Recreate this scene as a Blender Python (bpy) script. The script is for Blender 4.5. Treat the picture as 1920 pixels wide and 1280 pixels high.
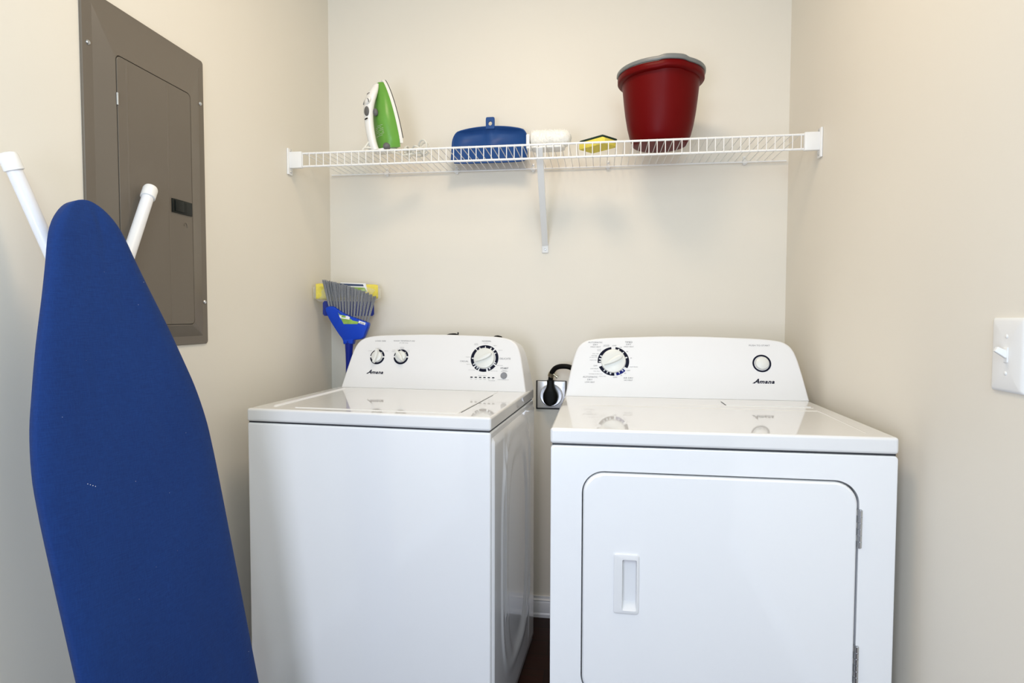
import bpy, bmesh, math, random
from mathutils import Vector, Matrix, noise
random.seed(7)
for o in list(bpy.data.objects): bpy.data.objects.remove(o)
scene = bpy.context.scene
COL = scene.collection
R = math.radians

# ------------------------------------------------------------------ camera
ROOM_W = 1.7367
cam_data = bpy.data.cameras.new('camera')
cam = bpy.data.objects.new('camera', cam_data); COL.objects.link(cam)
cam_data.sensor_fit = 'HORIZONTAL'; cam_data.sensor_width = 36
cam_data.lens = 1130.8 / 1920 * 36
cam_data.clip_start = 0.02
def camera_matrix(loc, pitch, yaw, roll):
    a, b, c = R(pitch), R(yaw), R(roll)
    f = Vector((-math.sin(b)*math.cos(a), math.cos(b)*math.cos(a), math.sin(a)))
    r = Vector((math.cos(b), math.sin(b), 0)); u = r.cross(f)
    r2 = r*math.cos(c) + u*math.sin(c); u2 = -r*math.sin(c) + u*math.cos(c)
    m = Matrix((r2, u2, -f)).transposed().to_4x4(); m.translation = loc
    return m
cam.matrix_world = camera_matrix(Vector((1.0636, -2.3066, 1.1717)), -2.4395, 8.0752, 0.119)
scene.camera = cam

# ------------------------------------------------------------------ world, lights, exposure
world = bpy.data.worlds.new('world'); scene.world = world; world.use_nodes = True
bg = world.node_tree.nodes['Background']
bg.inputs['Color'].default_value = (0.66, 0.80, 1.0, 1); bg.inputs['Strength'].default_value = 0.22
def area(name, loc, target, sx, sy, power, color):
    l = bpy.data.lights.new(name, 'AREA'); l.shape = 'RECTANGLE'; l.size = sx; l.size_y = sy
    l.energy = power; l.color = color
    o = bpy.data.objects.new(name, l); COL.objects.link(o); o.location = loc
    o.rotation_euler = (Vector(target) - Vector(loc)).to_track_quat('-Z', 'Y').to_euler()
    return o
area('hall_window', (0.55, -3.2, 1.0), (1.5, -1.0, 0.9), 0.7, 0.9, 26, (0.76, 0.82, 1.0))
area('hall_daylight', (1.3, -3.0, 1.9), (0.3, -1.2, 1.3), 0.6, 0.6, 15.5, (0.74, 0.90, 1.0))
area('unseen_key_light', (0.45, -2.9, 2.15), (1.0, 0, 1.2), 0.35, 0.35, 5.5, (0.80, 0.95, 1.0))  # unseen key light, added high behind the camera to balance the tones
area('ceiling_lamp', (0.88, -1.05, 2.51), (0.88, -0.8, 0), 0.35, 0.35, 9.3, (1.0, 0.79, 0.56))
scene.view_settings.view_transform = 'Standard'; scene.view_settings.look = 'None'
scene.view_settings.gamma = 1; scene.view_settings.use_curve_mapping = False
scene.view_settings.exposure = 0.0

# ------------------------------------------------------------------ materials
def material(name, color, rough=0.5, metal=0.0, coat=0.0, spec=None, noise_amt=0.0, noise_scale=30, bump=0.0, bump_scale=200, alpha=None, sheen=0.0, trans=0.0, sss=0.0, bump_dist=0.001):
    m = bpy.data.materials.new(name); m.use_nodes = True
    nt = m.node_tree; b = nt.nodes['Principled BSDF']
    b.inputs['Base Color'].default_value = (*color, 1)
    b.inputs['Roughness'].default_value = rough; b.inputs['Metallic'].default_value = metal
    b.inputs['Coat Weight'].default_value = coat; b.inputs['Coat Roughness'].default_value = 0.04
    if spec is not None: b.inputs['Specular IOR Level'].default_value = spec
    if sheen: b.inputs['Sheen Weight'].default_value = sheen
    if trans: b.inputs['Transmission Weight'].default_value = trans
    if alpha is not None: b.inputs['Alpha'].default_value = alpha
    tc = nt.nodes.new('ShaderNodeTexCoord')
    n = nt.nodes.new('ShaderNodeTexNoise'); n.inputs['Scale'].default_value = noise_scale; n.inputs['Detail'].default_value = 4
    nt.links.new(tc.outputs['Object'], n.inputs['Vector'])
    mx = nt.nodes.new('ShaderNodeMix'); mx.data_type = 'RGBA'
    k = noise_amt
    mx.inputs['A'].default_value = tuple(c*(1-k) for c in color) + (1,)
    mx.inputs['B'].default_value = tuple(min(1, c*(1+k)) for c in color) + (1,)
    nt.links.new(n.outputs['Fac'], mx.inputs['Factor']); nt.links.new(mx.outputs['Result'], b.inputs['Base Color'])
    if bump:
        n2 = nt.nodes.new('ShaderNodeTexNoise'); n2.inputs['Scale'].default_value = bump_scale; n2.inputs['Detail'].default_value = 3
        nt.links.new(tc.outputs['Object'], n2.inputs['Vector'])
        bp = nt.nodes.new('ShaderNodeBump'); bp.inputs['Strength'].default_value = bump; bp.inputs['Distance'].default_value = bump_dist
        nt.links.new(n2.outputs['Fac'], bp.inputs['Height']); nt.links.new(bp.outputs['Normal'], b.inputs['Normal'])
    return m
M = {}
M['wall'] = material('painted_drywall', (0.79, 0.745, 0.655), 0.62, noise_amt=0.015, noise_scale=3, bump=0.08, bump_scale=260)
M['ceiling'] = material('ceiling_paint', (0.80, 0.77, 0.70), 0.8, bump=0.1)
M['trim'] = material('white_trim_paint', (0.78, 0.80, 0.84), 0.3)
M['enamel'] = material('white_enamel', (0.875, 0.88, 0.89), 0.30, coat=1.0, bump=0.02, bump_scale=900)
M['gloss_top'] = material('glossy_white_enamel', (0.80, 0.80, 0.80), 0.35, coat=1.0)
M['panel_white'] = material('white_panel_plastic', (0.77, 0.77, 0.775), 0.38, coat=0.15)
M['knob'] = material('white_knob_plastic', (0.72, 0.73, 0.70), 0.30)
M['white_plastic'] = material('white_plastic', (0.82, 0.82, 0.81), 0.35)
M['wire'] = material('white_vinyl_wire', (0.86, 0.86, 0.85), 0.35)
M['ring'] = material('navy_print', (0.006, 0.007, 0.020), 0.7, spec=0.15)
M['blueprint'] = material('blue_print', (0.01, 0.015, 0.16), 0.7, spec=0.15)
M['print'] = material('grey_print', (0.16, 0.16, 0.17), 0.7, spec=0.15)
M['logo'] = material('logo_print', (0.004, 0.004, 0.02), 0.6, spec=0.15)
M['greybtn'] = material('grey_button', (0.22, 0.23, 0.25), 0.5)
M['dark'] = material('dark_gap', (0.02, 0.022, 0.028), 0.6)
M['panel'] = material('taupe_metal_paint', (0.150, 0.127, 0.100), 0.38, spec=0.35, noise_amt=0.02, noise_scale=5)
M['steel'] = material('zinc_steel', (0.62, 0.63, 0.64), 0.28, metal=1.0)
M['brushed'] = material('brushed_cover_steel', (0.78, 0.79, 0.81), 0.33, metal=0.7, bump=0.15, bump_scale=120)
M['brass'] = material('clamp_metal', (0.55, 0.50, 0.38), 0.3, metal=1.0)
M['black'] = material('black_rubber', (0.004, 0.004, 0.004), 0.5, spec=0.15)
M['blackp'] = material('black_plastic', (0.010, 0.012, 0.010), 0.4, spec=0.2)
M['red'] = material('red_plastic', (0.115, 0.0006, 0.0012), 0.40, spec=0.10)
M['grey'] = material('grey_plastic', (0.17, 0.18, 0.18), 0.38)
M['pan'] = material('blue_dustpan_plastic', (0.014, 0.066, 0.235), 0.42, spec=0.25)
M['broomblue'] = material('bright_blue_plastic', (0.003, 0.050, 0.50), 0.35, spec=0.3)
M['mopblue'] = material('deep_blue_plastic', (0.002, 0.015, 0.24), 0.35, spec=0.3)
M['bristle'] = material('grey_bristle', (0.25, 0.26, 0.28), 0.6, noise_amt=0.4, noise_scale=260)
M['sponge'] = material('yellow_sponge', (0.78, 0.66, 0.10), 0.8, noise_amt=0.15, noise_scale=180, bump=0.8, bump_scale=300)
M['scour'] = material('dark_green_scourer', (0.008, 0.030, 0.018), 0.9, bump=1, bump_scale=500)
M['fluff'] = material('white_microfibre', (0.90, 0.88, 0.82), 0.95, sheen=0.4)
M['green'] = material('green_translucent_plastic', (0.13, 0.34, 0.050), 0.30, spec=0.3, noise_amt=0.12, noise_scale=18)
M['ironwhite'] = material('iron_white_plastic', (0.84, 0.83, 0.80), 0.25)
M['irongrey'] = material('iron_grey_rubber', (0.12, 0.12, 0.12), 0.5)
M['soleplate'] = material('iron_soleplate', (0.08, 0.075, 0.07), 0.35, metal=0.6)
M['cable'] = material('white_cable', (0.74, 0.73, 0.66), 0.5)
M['label_green'] = material('label_green', (0.28, 0.46, 0.07), 0.5, noise_amt=0.5, noise_scale=60)
M['label_white'] = material('label_white', (0.85, 0.85, 0.85), 0.5)
M['label_navy'] = material('label_navy', (0.01, 0.03, 0.10), 0.5)
M['tube'] = material('white_coated_tube', (0.80, 0.80, 0.82), 0.35)
M['film'] = material('clear_plastic_film', (0.95, 0.95, 0.90), 0.12, alpha=0.22, bump=1.0, bump_scale=45, bump_dist=0.01)

def fabric_material():
    m = bpy.data.materials.new('blue_cotton_cover'); m.use_nodes = True
    nt = m.node_tree; b = nt.nodes['Principled BSDF']; L = nt.links.new
    b.inputs['Roughness'].default_value = 0.85; b.inputs['Sheen Weight'].default_value = 0.03; b.inputs['Specular IOR Level'].default_value = 0.25
    tc = nt.nodes.new('ShaderNodeTexCoord')
    mixes = []
    def wv(sc):
        mp = nt.nodes.new('ShaderNodeMapping'); mp.inputs['Scale'].default_value = sc
        n = nt.nodes.new('ShaderNodeTexNoise'); n.inputs['Scale'].default_value = 1; n.inputs['Detail'].default_value = 3
        L(tc.outputs['Object'], mp.inputs['Vector']); L(mp.outputs['Vector'], n.inputs['Vector']); return n
    a = wv((60, 60, 900)); c = wv((900, 900, 45)); d = wv((6, 6, 3))
    add = nt.nodes.new('ShaderNodeMath'); add.operation = 'ADD'; L(a.outputs['Fac'], add.inputs[0]); L(c.outputs['Fac'], add.inputs[1])
    add2 = nt.nodes.new('ShaderNodeMath'); add2.operation = 'MULTIPLY_ADD'; L(d.outputs['Fac'], add2.inputs[0]); add2.inputs[1].default_value = 0.5; L(add.outputs[0], add2.inputs[2])
    cr = nt.nodes.new('ShaderNodeValToRGB')
    cr.color_ramp.elements[0].position = 0.35; cr.color_ramp.elements[0].color = (0.0030, 0.020, 0.110, 1)
    cr.color_ramp.elements[1].position = 0.85; cr.color_ramp.elements[1].color = (0.0075, 0.042, 0.190, 1)
    mul = nt.nodes.new('ShaderNodeMath'); mul.operation = 'MULTIPLY'; mul.inputs[1].default_value = 0.5; L(add2.outputs[0], mul.inputs[0])
    L(mul.outputs[0], cr.inputs['Fac']); L(cr.outputs['Color'], b.inputs['Base Color'])
    bp = nt.nodes.new('ShaderNodeBump'); bp.inputs['Strength'].default_value = 0.3; bp.inputs['Distance'].default_value = 0.0006
    L(add.outputs[0], bp.inputs['Height']); L(bp.outputs['Normal'], b.inputs['Normal'])
    return m
M['fabric'] = fabric_material()

def wood_material():
    m = bpy.data.materials.new('dark_wood_planks'); m.use_nodes = True
    nt = m.node_tree; b = nt.nodes['Principled BSDF']; L = nt.links.new
    b.inputs['Roughness'].default_value = 0.45; b.inputs['Specular IOR Level'].default_value = 0.2
    tc = nt.nodes.new('ShaderNodeTexCoord')
    br = nt.nodes.new('ShaderNodeTexBrick'); br.inputs['Scale'].default_value = 1
    br.inputs['Brick Width'].default_value = 0.9; br.inputs['Row Height'].default_value = 0.09; br.inputs['Mortar Size'].default_value = 0.002
    br.inputs['Color1'].default_value = (0.024, 0.006, 0.003, 1); br.inputs['Color2'].default_value = (0.042, 0.010, 0.004, 1)
    br.inputs['Mortar'].default_value = (0.01, 0.004, 0.002, 1)
    L(tc.outputs['Object'], br.inputs['Vector'])
    mp = nt.nodes.new('ShaderNodeMapping'); mp.inputs['Scale'].default_value = (3, 60, 1)
    n = nt.nodes.new('ShaderNodeTexNoise'); n.inputs['Scale'].default_value = 1.5; n.inputs['Detail'].default_value = 6
    L(tc.outputs['Object'], mp.inputs['Vector']); L(mp.outputs['Vector'], n.inputs['Vector'])
    mx = nt.nodes.new('ShaderNodeMix'); mx.data_type = 'RGBA'; mx.blend_type = 'MULTIPLY'; mx.inputs['Factor'].default_value = 0.8
    L(br.outputs['Color'], mx.inputs['A']); L(n.outputs['Color'], mx.inputs['B']); L(mx.outputs['Result'], b.inputs['Base Color'])
    return m
M['wood'] = wood_material()

# ------------------------------------------------------------------ mesh helpers
def obj(name, bm, mat, parent=None, smooth=True, angle=35, recalc=True):
    if recalc: bmesh.ops.recalc_face_normals(bm, faces=bm.faces)
    me = bpy.data.meshes.new(name); bm.to_mesh(me); bm.free()
    me.materials.append(M[mat] if isinstance(mat, str) else mat)
    if smooth:
        for p in me.polygons: p.use_smooth = True
        me.set_sharp_from_angle(angle=R(angle))
    o = bpy.data.objects.new(name, me); COL.objects.link(o)
    if parent is not None: o.parent = parent
    if smooth and mat in ('enamel', 'gloss_top', 'panel', 'panel_white'):
        w = o.modifiers.new('weighted_normals', 'WEIGHTED_NORMAL'); w.keep_sharp = True; w.weight = 100
    return o
def thing(name, label, cat, loc=(0, 0, 0), rotz=0, group=None):
    o = bpy.data.objects.new(name, None); COL.objects.link(o); o.empty_display_size = 0.05
    o.location = loc; o.rotation_euler = (0, 0, rotz); o['label'] = label; o['category'] = cat
    if group: o['group'] = group
    return o
def tag(o, label, cat, group=None):
    o['label'] = label; o['category'] = cat
    if group: o['group'] = group
    return o
def structure(o):
    o['kind'] = 'structure'; return o
def B(): return bmesh.new()
def add_box(bm, p0, p1, bev=0.0, seg=3, mat=None):
    r = bmesh.ops.create_cube(bm, size=1); vs = r['verts']
    c = [(a+b)/2 for a, b in zip(p0, p1)]; s = [abs(b-a) for a, b in zip(p0, p1)]
    for v in vs: v.co = Vector((c[0]+v.co.x*s[0], c[1]+v.co.y*s[1], c[2]+v.co.z*s[2]))
    if bev:
        es = list({e for v in vs for e in v.link_edges})
        r2 = bmesh.ops.bevel(bm, geom=es, offset=bev, segments=seg, affect='EDGES', profile=0.5)
        vs = list({v for f in r2['faces'] for v in f.verts} | {v for v in vs if v.is_valid})
    if mat is not None: bmesh.ops.transform(bm, matrix=mat, verts=[v for v in vs if v.is_valid])
    return bm
def add_tube(bm, pts, rad, seg=12, cap=True, closed=False):
    pts = [Vector(p) for p in pts]; n = len(pts)
    rads = rad if isinstance(rad, (list, tuple)) else [rad]*n
    rings = []; prev = None
    for i, p in enumerate(pts):
        if closed: t = pts[(i+1) % n] - pts[i-1]
        else: t = pts[min(i+1, n-1)] - pts[max(i-1, 0)]
        t.normalize()
        if prev is None:
            a = Vector((0, 0, 1)) if abs(t.z) < 0.9 else Vector((1, 0, 0)); prev = t.cross(a).normalized()
        u = (prev - t*prev.dot(t)).normalized(); v = t.cross(u); prev = u
        rings.append([bm.verts.new(p + (u*math.cos(2*math.pi*k/seg) + v*math.sin(2*math.pi*k/seg))*rads[i]) for k in range(seg)])
    m = n if closed else n-1
    for i in range(m):
        a, b = rings[i], rings[(i+1) % n]
        for k in range(seg): bm.faces.new((a[k], a[(k+1) % seg], b[(k+1) % seg], b[k]))
    if cap and not closed:
        bm.faces.new(rings[0][::-1]); bm.faces.new(rings[-1])
    return bm
def add_loft(bm, rings, cap=True, closed=True):
    rv = [[bm.verts.new(p) for p in r] for r in rings]
    for a, b in zip(rv, rv[1:]):
        n = len(a)
        for k in range(n if closed else n-1): bm.faces.new((a[k], a[(k+1) % n], b[(k+1) % n], b[k]))
    if cap:
        bm.faces.new(rv[0][::-1]); bm.faces.new(rv[-1])
    return bm
def add_lathe(bm, prof, mat=Matrix.Identity(4), seg=32):
    """profile of (radius, height) turned about z"""
    rings = [[mat @ Vector((r*math.cos(2*math.pi*k/seg), r*math.sin(2*math.pi*k/seg), h)) for k in range(seg)] for r, h in prof]
    return add_loft(bm, rings)
def rrect(x0, y0, x1, y1, r, seg=8):
    out = []
    for cx, cy, a0 in ((x1-r, y0+r, -90), (x1-r, y1-r, 0), (x0+r, y1-r, 90), (x0+r, y0+r, 180)):
        for i in range(seg+1):
            a = R(a0 + 90*i/seg); out.append((cx+r*math.cos(a), cy+r*math.sin(a)))
    return out
def smooth_path(pts, n=8):
    pts = [Vector(p) for p in pts]; out = []
    for i in range(len(pts)-1):
        p0 = pts[max(i-1, 0)]; p1 = pts[i]; p2 = pts[i+1]; p3 = pts[min(i+2, len(pts)-1)]
        for k in range(n):
            t = k/n
            out.append(0.5*((2*p1) + (-p0+p2)*t + (2*p0-5*p1+4*p2-p3)*t*t + (-p0+3*p1-3*p2+p3)*t**3))
    out.append(pts[-1]); return out
def interp(x, xs, ys):
    if x <= xs[0]: return ys[0]
    for a, b, c, d in zip(xs, xs[1:], ys, ys[1:]):
        if x <= b: return c + (d-c)*(x-a)/(b-a)
    return ys[-1]
def fill_holes(bm, loops):
    """flat face(s) bounded by closed loops of 3-D points: first outer, then holes"""
    es = []
    for lp in loops:
        vs = [bm.verts.new(p) for p in lp]
        for i in range(len(vs)): es.append(bm.edges.new((vs[i], vs[(i+1) % len(vs)])))
    bmesh.ops.triangle_fill(bm, use_beauty=True, use_dissolve=False, edges=es)
    return bm
def screw(parent, loc, normal, r=0.004, name='screw'):
    bm = B(); q = Vector(normal).to_track_quat('Z', 'Y').to_matrix().to_4x4(); q.translation = loc
    add_lathe(bm, [(r, 0), (r, r*0.25), (r*0.75, r*0.55), (r*0.25, r*0.65), (0.0002, r*0.4)], q, 16)
    return obj(name, bm, 'steel', parent)
def text_bm(bm, entries, mat, shear=0.0, bold=0.0, track=1.0):
    """entries (string, x0, x1, y0, y1) in the plane's own frame; appended as flat thin faces"""
    for s, x0, x1, y0, y1 in entries:
        cu = bpy.data.curves.new('letters', 'FONT'); cu.body = s; cu.shear = shear; cu.offset = bold; cu.resolution_u = 2; cu.space_character = track
        to = bpy.data.objects.new('letters', cu); COL.objects.link(to)
        bpy.context.view_layer.update()
        me = bpy.data.meshes.new_from_object(to.evaluated_get(bpy.context.evaluated_depsgraph_get()))
        bpy.data.objects.remove(to); bpy.data.curves.remove(cu)
        xs = [v.co.x for v in me.vertices]; ys = [v.co.y for v in me.vertices]
        ax, bx, ay, by = min(xs), max(xs), min(ys), max(ys)
        for v in me.vertices:
            X = x0 + (v.co.x-ax)/(bx-ax)*(x1-x0); Y = y0 + (v.co.y-ay)/(by-ay)*(y1-y0)
            v.co = mat @ Vector((X, Y, 0))
        bm.from_mesh(me); bpy.data.meshes.remove(me)
    return bm

# ------------------------------------------------------------------ room shell
def slab(name, p0, p1, mat): return structure(obj(name, add_box(B(), p0, p1), mat, smooth=False))
H = 2.55; YF = -2.75
slab('wall_back', (-0.12, 0, 0), (ROOM_W+0.12, 0.12, H), 'wall')
slab('wall_left', (-0.12, YF, 0), (0, 0, H), 'wall')
slab('wall_right', (ROOM_W, YF, 0), (ROOM_W+0.12, 0, H), 'wall')
slab('floor', (-1.5, -4.6, -0.1), (ROOM_W+1.5, 0.12, 0), 'wood')
slab('ceiling', (-0.12, YF-0.5, H), (ROOM_W+0.12, 0.12, H+0.1), 'ceiling')
def baseboard(name, length, mat):
    prof = [(0, 0), (0.016, 0), (0.016, 0.012), (0.0135, 0.018), (0.0135, 0.055), (0.011, 0.062), (0.012, 0.066), (0.007, 0.072), (0.006, 0.0805), (0, 0.0805)]
    bm = B(); add_loft(bm, [[mat @ Vector((s, d, z)) for d, z in prof] for s in (0, length)])
    return structure(obj(name, bm, 'trim', angle=20))
baseboard('baseboard_back', ROOM_W-0.0342, Matrix.Translation((ROOM_W-0.0171, -0.0002, 0)) @ Matrix.Rotation(math.pi, 4, 'Z'))
baseboard('baseboard_left', -YF, Matrix.Translation((0.0002, 0, 0)) @ Matrix.Rotation(-math.pi/2, 4, 'Z'))
baseboard('baseboard_right', -YF, Matrix.Translation((ROOM_W-0.0002, YF, 0)) @ Matrix.Rotation(math.pi/2, 4, 'Z'))

# ------------------------------------------------------------------ control panel shared by both machines
TILT = R(18)
def panel_frame(wc, zt):
    """local frame on the tilted fascia: x along the width, y up the face, z out of it"""
    m = Matrix(((1, 0, 0), (0, math.sin(TILT), math.cos(TILT)), (0, math.cos(TILT), -math.sin(TILT)))).to_4x4()
    # columns: x axis, up the face, outward normal
    x = Vector((1, 0, 0)); y = Vector((0, math.sin(TILT), math.cos(TILT))); z = Vector((0, -math.cos(TILT), math.sin(TILT)))
    m = Matrix((x, y, z)).transposed().to_4x4(); m.translation = Vector((0, wc, zt)); return m
def control_panel(parent, W, wc, zt, rear, prof, cx, flare):
    F = panel_frame(wc, zt); bm = B()
    side = smooth_path([(h, s, 0) for s, h in prof], 5)
    out = [(cx+p.x, p.y) for p in side] + [(cx-p.x, p.y) for p in reversed(side[:-1])]
    hmax = max(p.y for p in side)
    def ring(inset, depth):
        r = []
        for x, s in out:
            dx = x-cx; k = (abs(dx)-inset)/abs(dx) if abs(dx) > inset else 0.0
            r.append(F @ Vector((cx+dx*max(k, 0), max(s - inset*(s/hmax), 0.0005), -depth)))
        return r
    rings = [ring(0.006, 0), ring(0.003, 0.0007), ring(0.001, 0.0025), ring(0, 0.006)]
    back = []; mid = []
    for x, s in out:
        p = F @ Vector((x, s, -0.006)); dx = x-cx
        back.append(Vector((cx+dx*(1+flare), rear, p.z - 0.012*(s/hmax)**4)))
        mid.append(p.lerp(back[-1], 0.5) + Vector((0, 0, 0.002*(s/hmax))))
    rings += [mid, back]
    add_loft(bm, rings)
    return obj('control_panel', bm, 'panel_white', parent, angle=50), F
def dial_ring(F, cx, cy, r, w, segs, parent, mat='ring', yk=1.0):
    bm = B()
    for a0, a1, notches in segs:
        n = max(2, int(abs(a1-a0)/1.5)); inner = []; outer = []
        for i in range(n+1):
            a = a0+(a1-a0)*i/n; ca, sa = math.sin(R(a)), math.cos(R(a))
            inn = r-w
            for nn in notches:
                if abs(a-nn) < 2.6: inn = r-w*0.35
            inner.append(bm.verts.new(F @ Vector((cx+inn*ca, cy+inn*sa*yk, 0.0005)))); outer.append(bm.verts.new(F @ Vector((cx+r*ca, cy+r*sa*yk, 0.0005))))
        for i in range(n): bm.faces.new((inner[i], inner[i+1], outer[i+1], outer[i]))
    return obj('dial_ring', bm, mat, parent, smooth=False)
def knob(F, cx, cy, r, ang, gl, gw, h, parent, taper=0.55):
    bm = B(); T = F @ Matrix.Translation((cx, cy, 0.0004))
    add_lathe(bm, [(r, 0), (r, h*0.35), (r*0.97, h*0.48), (r*0.9, h*0.53), (r*0.3, h*0.60), (0.0003, h*0.6)], T, 40)
    A = T @ Matrix.Rotation(R(-ang), 4, 'Z'); rings = []
    for z, k in ((h*0.45, 1.0), (h*0.9, 0.9), (h*1.05, 0.78), (h*1.1, 0.5)):
        rg = []
        for i in range(20):
            t = 2*math.pi*i/20; y = gl*math.cos(t); ww = gw*(1-(1-taper)*(0.5-0.5*math.cos(t))**1.3)
            rg.append(A @ Vector((ww*math.sin(t)*k, y*(0.9+0.1*k) if k < 1 else y, z)))
        rings.append(rg)
    add_loft(bm, rings)
    return obj('knob', bm, 'knob', parent)
def logo(F, x0, x1, y0, y1, parent):
    bm = B(); T = F @ Matrix.Translation((0, 0, 0.0005)); w = x1-x0; h = y1-y0
    text_bm(bm, [('A', x0+w*0.03, x0+w*0.30, y0+h*0.02, y1)], T, shear=0.50, bold=0.035); text_bm(bm, [('mana', x0+w*0.30, x1, y0+h*0.03, y0+h*0.60)], T, shear=0.35, bold=0.035, track=1.12)
    for a, b, t in (((0.0, 0.05), (0.14, 0.30), 0.05), ((0.06, 0.26), (0.36, 0.42), 0.05)):
        p = [Vector((x0+w*a[0], y0+h*a[1], 0)), Vector((x0+w*b[0], y0+h*b[1], 0))]
        d = (p[1]-p[0]).normalized(); n = Vector((-d.y, d.x, 0))*h*t
        bm.faces.new([bm.verts.new(T @ q) for q in (p[0]-n, p[1]-n, p[1]+n, p[0]+n)])
    return obj('logo', bm, 'logo', parent, smooth=False)
def lettering(F, entries, parent):
    for e in entries:
        obj('lettering', text_bm(B(), [e], F @ Matrix.Translation((0, 0, 0.0005))), 'print', parent, smooth=False)
PROF_W = [(0, .3395), (.04, .332), (.08, .324), (.12, .3155), (.145, .308), (.16, .3015), (.172, .293), (.182, .280), (.189, .262), (.194, .235), (.1975, .190), (.200, .11), (.2015, .05), (.2018, 0.0)]
PROF_D = [(0, .3690), (.04, .362), (.08, .3545), (.12, .3460), (.145, .339), (.16, .3325), (.172, .324), (.182, .311), (.188, .296), (.193, .265), (.1965, .220), (.200, .13), (.2022, .06), (.2025, 0.0)]

# ------------------------------------------------------------------ washing machine
WW = 0.6976; ZL = 0.8755; ZT = 0.9137; WD = 0.6357
washer = thing('washing_machine', 'white top-loading washing machine with three dials, left of the dryer', 'washing machine', (0.1, -0.7606, 0), R(-3.8542))
def cabinet(W, D, ztop, parent, relief=None):
    bm = B(); add_box(bm, (0, 0.001, 0.0), (W, D, ztop), 0.006, 3)
    o = obj('cabinet', bm, 'enamel', parent)
    return o
cabinet(WW, WD-0.003, ZL-0.0012, washer)
obj('gap_shadow_strip', add_box(B(), (0.004, 0.005, ZL-0.003), (WW-0.004, WD-0.008, ZL+0.0035)), 'dark', washer, smooth=False).name = 'seam_shade'  # dark strip puts the shade of the gap under the top panel into colour
# right side panel with pressed ribs
def side_relief(y, z):
    def se(cy, cz, a, b, p=2.6): return (abs((y-cy)/a)**p + abs((z-cz)/b)**p)**(1/p)
    d1 = se(0.325, 0.485, 0.215, 0.355, 3.2); d2 = se(0.345, 0.455, 0.150, 0.312, 2.8)
    h = 0.0
    h += 0.0035*math.exp(-((d1-1)/0.035)**2)
    t = min(1, max(0, (1.04-d2)/0.16)); t = t*t*(3-2*t); h -= 0.006*t
    for yy, za, zb in ((0.133, 0.335, 0.815), (0.158, 0.325, 0.80), (0.52, 0.07, 0.80)):
        if za-0.02 < z < zb+0.02:
            e = min(1, max(0, min(z-za+0.02, zb+0.02-z)/0.02)); h += 0.003*e*math.exp(-((y-yy)/0.006)**2)
    return h
bm = B(); ny, nz = 90, 60; grid = []
for i in range(ny+1):
    col = []
    for j in range(nz+1):
        y = 0.012 + (WD-0.024)*i/ny; z = 0.015+(ZL-0.03)*j/nz
        e = min(i, j, ny-i, nz-j); hh = 0.007+side_relief(y, z)
        col.append(bm.verts.new((WW + (hh if e > 0 else -0.001)-0.0008, y, z)))
    grid.append(col)
for i in range(ny):
    for j in range(nz): bm.faces.new((grid[i][j], grid[i+1][j], grid[i+1][j+1], grid[i][j+1]))
for f in bm.faces: pass
o = obj('side_panel', bm, 'enamel', washer, angle=80)
# top panel, lid, drip rim
bm = B(); add_box(bm, (-0.001, 0.0, ZL+0.002), (WW+0.001, WD, ZT), 0.007, 4); obj('top_panel', bm, 'gloss_top', washer)
bm = B(); lp = rrect(0.119, 0.036, 0.601, 0.500, 0.012, 5)
add_loft(bm, [[Vector((x, y, ZT-0.004)) for x, y in lp], [Vector((x, y, ZT+0.0004)) for x, y in lp],
    [Vector((0.36+(x-0.36)*0.994, 0.27+(y-0.27)*0.992, ZT+0.0020)) for x, y in lp], [Vector((0.36+(x-0.36)*0.986, 0.27+(y-0.27)*0.982, ZT+0.0022)) for x, y in lp]])
lid = obj('lid', bm, 'gloss_top', washer)
obj('seam_shade', add_box(B(), (0.6012, 0.060, ZT-0.003), (0.6034, 0.415, ZT+0.0006)), 'dark', washer, smooth=False)  # dark strip painted as the shade in the gap beside the lid
bm = B()
add_tube(bm, smooth_path([(0.054, 0.052, ZT-0.006), (0.053, 0.075, ZT-0.0032), (0.050, 0.25, ZT-0.0032), (0.049, 0.47, ZT-0.0032)], 5), 0.008, 12)
obj('drip_rim', bm, 'gloss_top', washer)
panel, F = control_panel(washer, WW, 0.5164, ZT, WD-0.012, PROF_W, WW/2+0.004, 0.022)
dial_ring(F, 0.139, 0.1144, 0.0278, 0.0070, [(-84, -10, [-45]), (0, 84, [42]), (96, 264, [])], panel)
dial_ring(F, 0.2299, 0.1159, 0.0278, 0.0070, [(-84, -12, [-45]), (-8, 84, [0, 42]), (96, 264, [])], panel)
dial_ring(F, 0.5391, 0.1151, 0.0497, 0.0104, [(-42, 42, [-28, 0, 28]), (48, 118, [62, 112]), (124, 160, [150]), (168, 200, []), (206, 224, [214]), (230, 314, [240, 270])], panel, yk=0.96)
knob(F, 0.139, 0.1144, 0.0195, 10, 0.0265, 0.0085, 0.022, panel, 0.8)
knob(F, 0.2299, 0.1159, 0.0195, -38, 0.0255, 0.0085, 0.022, panel, 0.8)
knob(F, 0.5391, 0.1151, 0.0365, 62, 0.0320, 0.0110, 0.020, panel, 0.45)
bm = B(); T = F @ Matrix.Translation((0.6122, 0.0557, 0.0003))
add_lathe(bm, [(0.0114, 0), (0.0114, 0.002), (0.0095, 0.0032), (0.0060, 0.0026), (0.0003, 0.0024)], T, 32)
obj('start_button', bm, 'greybtn', panel)
for k in range(6):
    bm = B(); x = 0.4977+0.0155*k
    add_box(bm, (x-0.0041, 0.0474-0.0018, -0.0002), (x+0.0041, 0.0474+0.0018, 0.0006), 0, 1, F)
    obj('indicator_light', bm, 'ring', panel, smooth=False)
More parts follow.
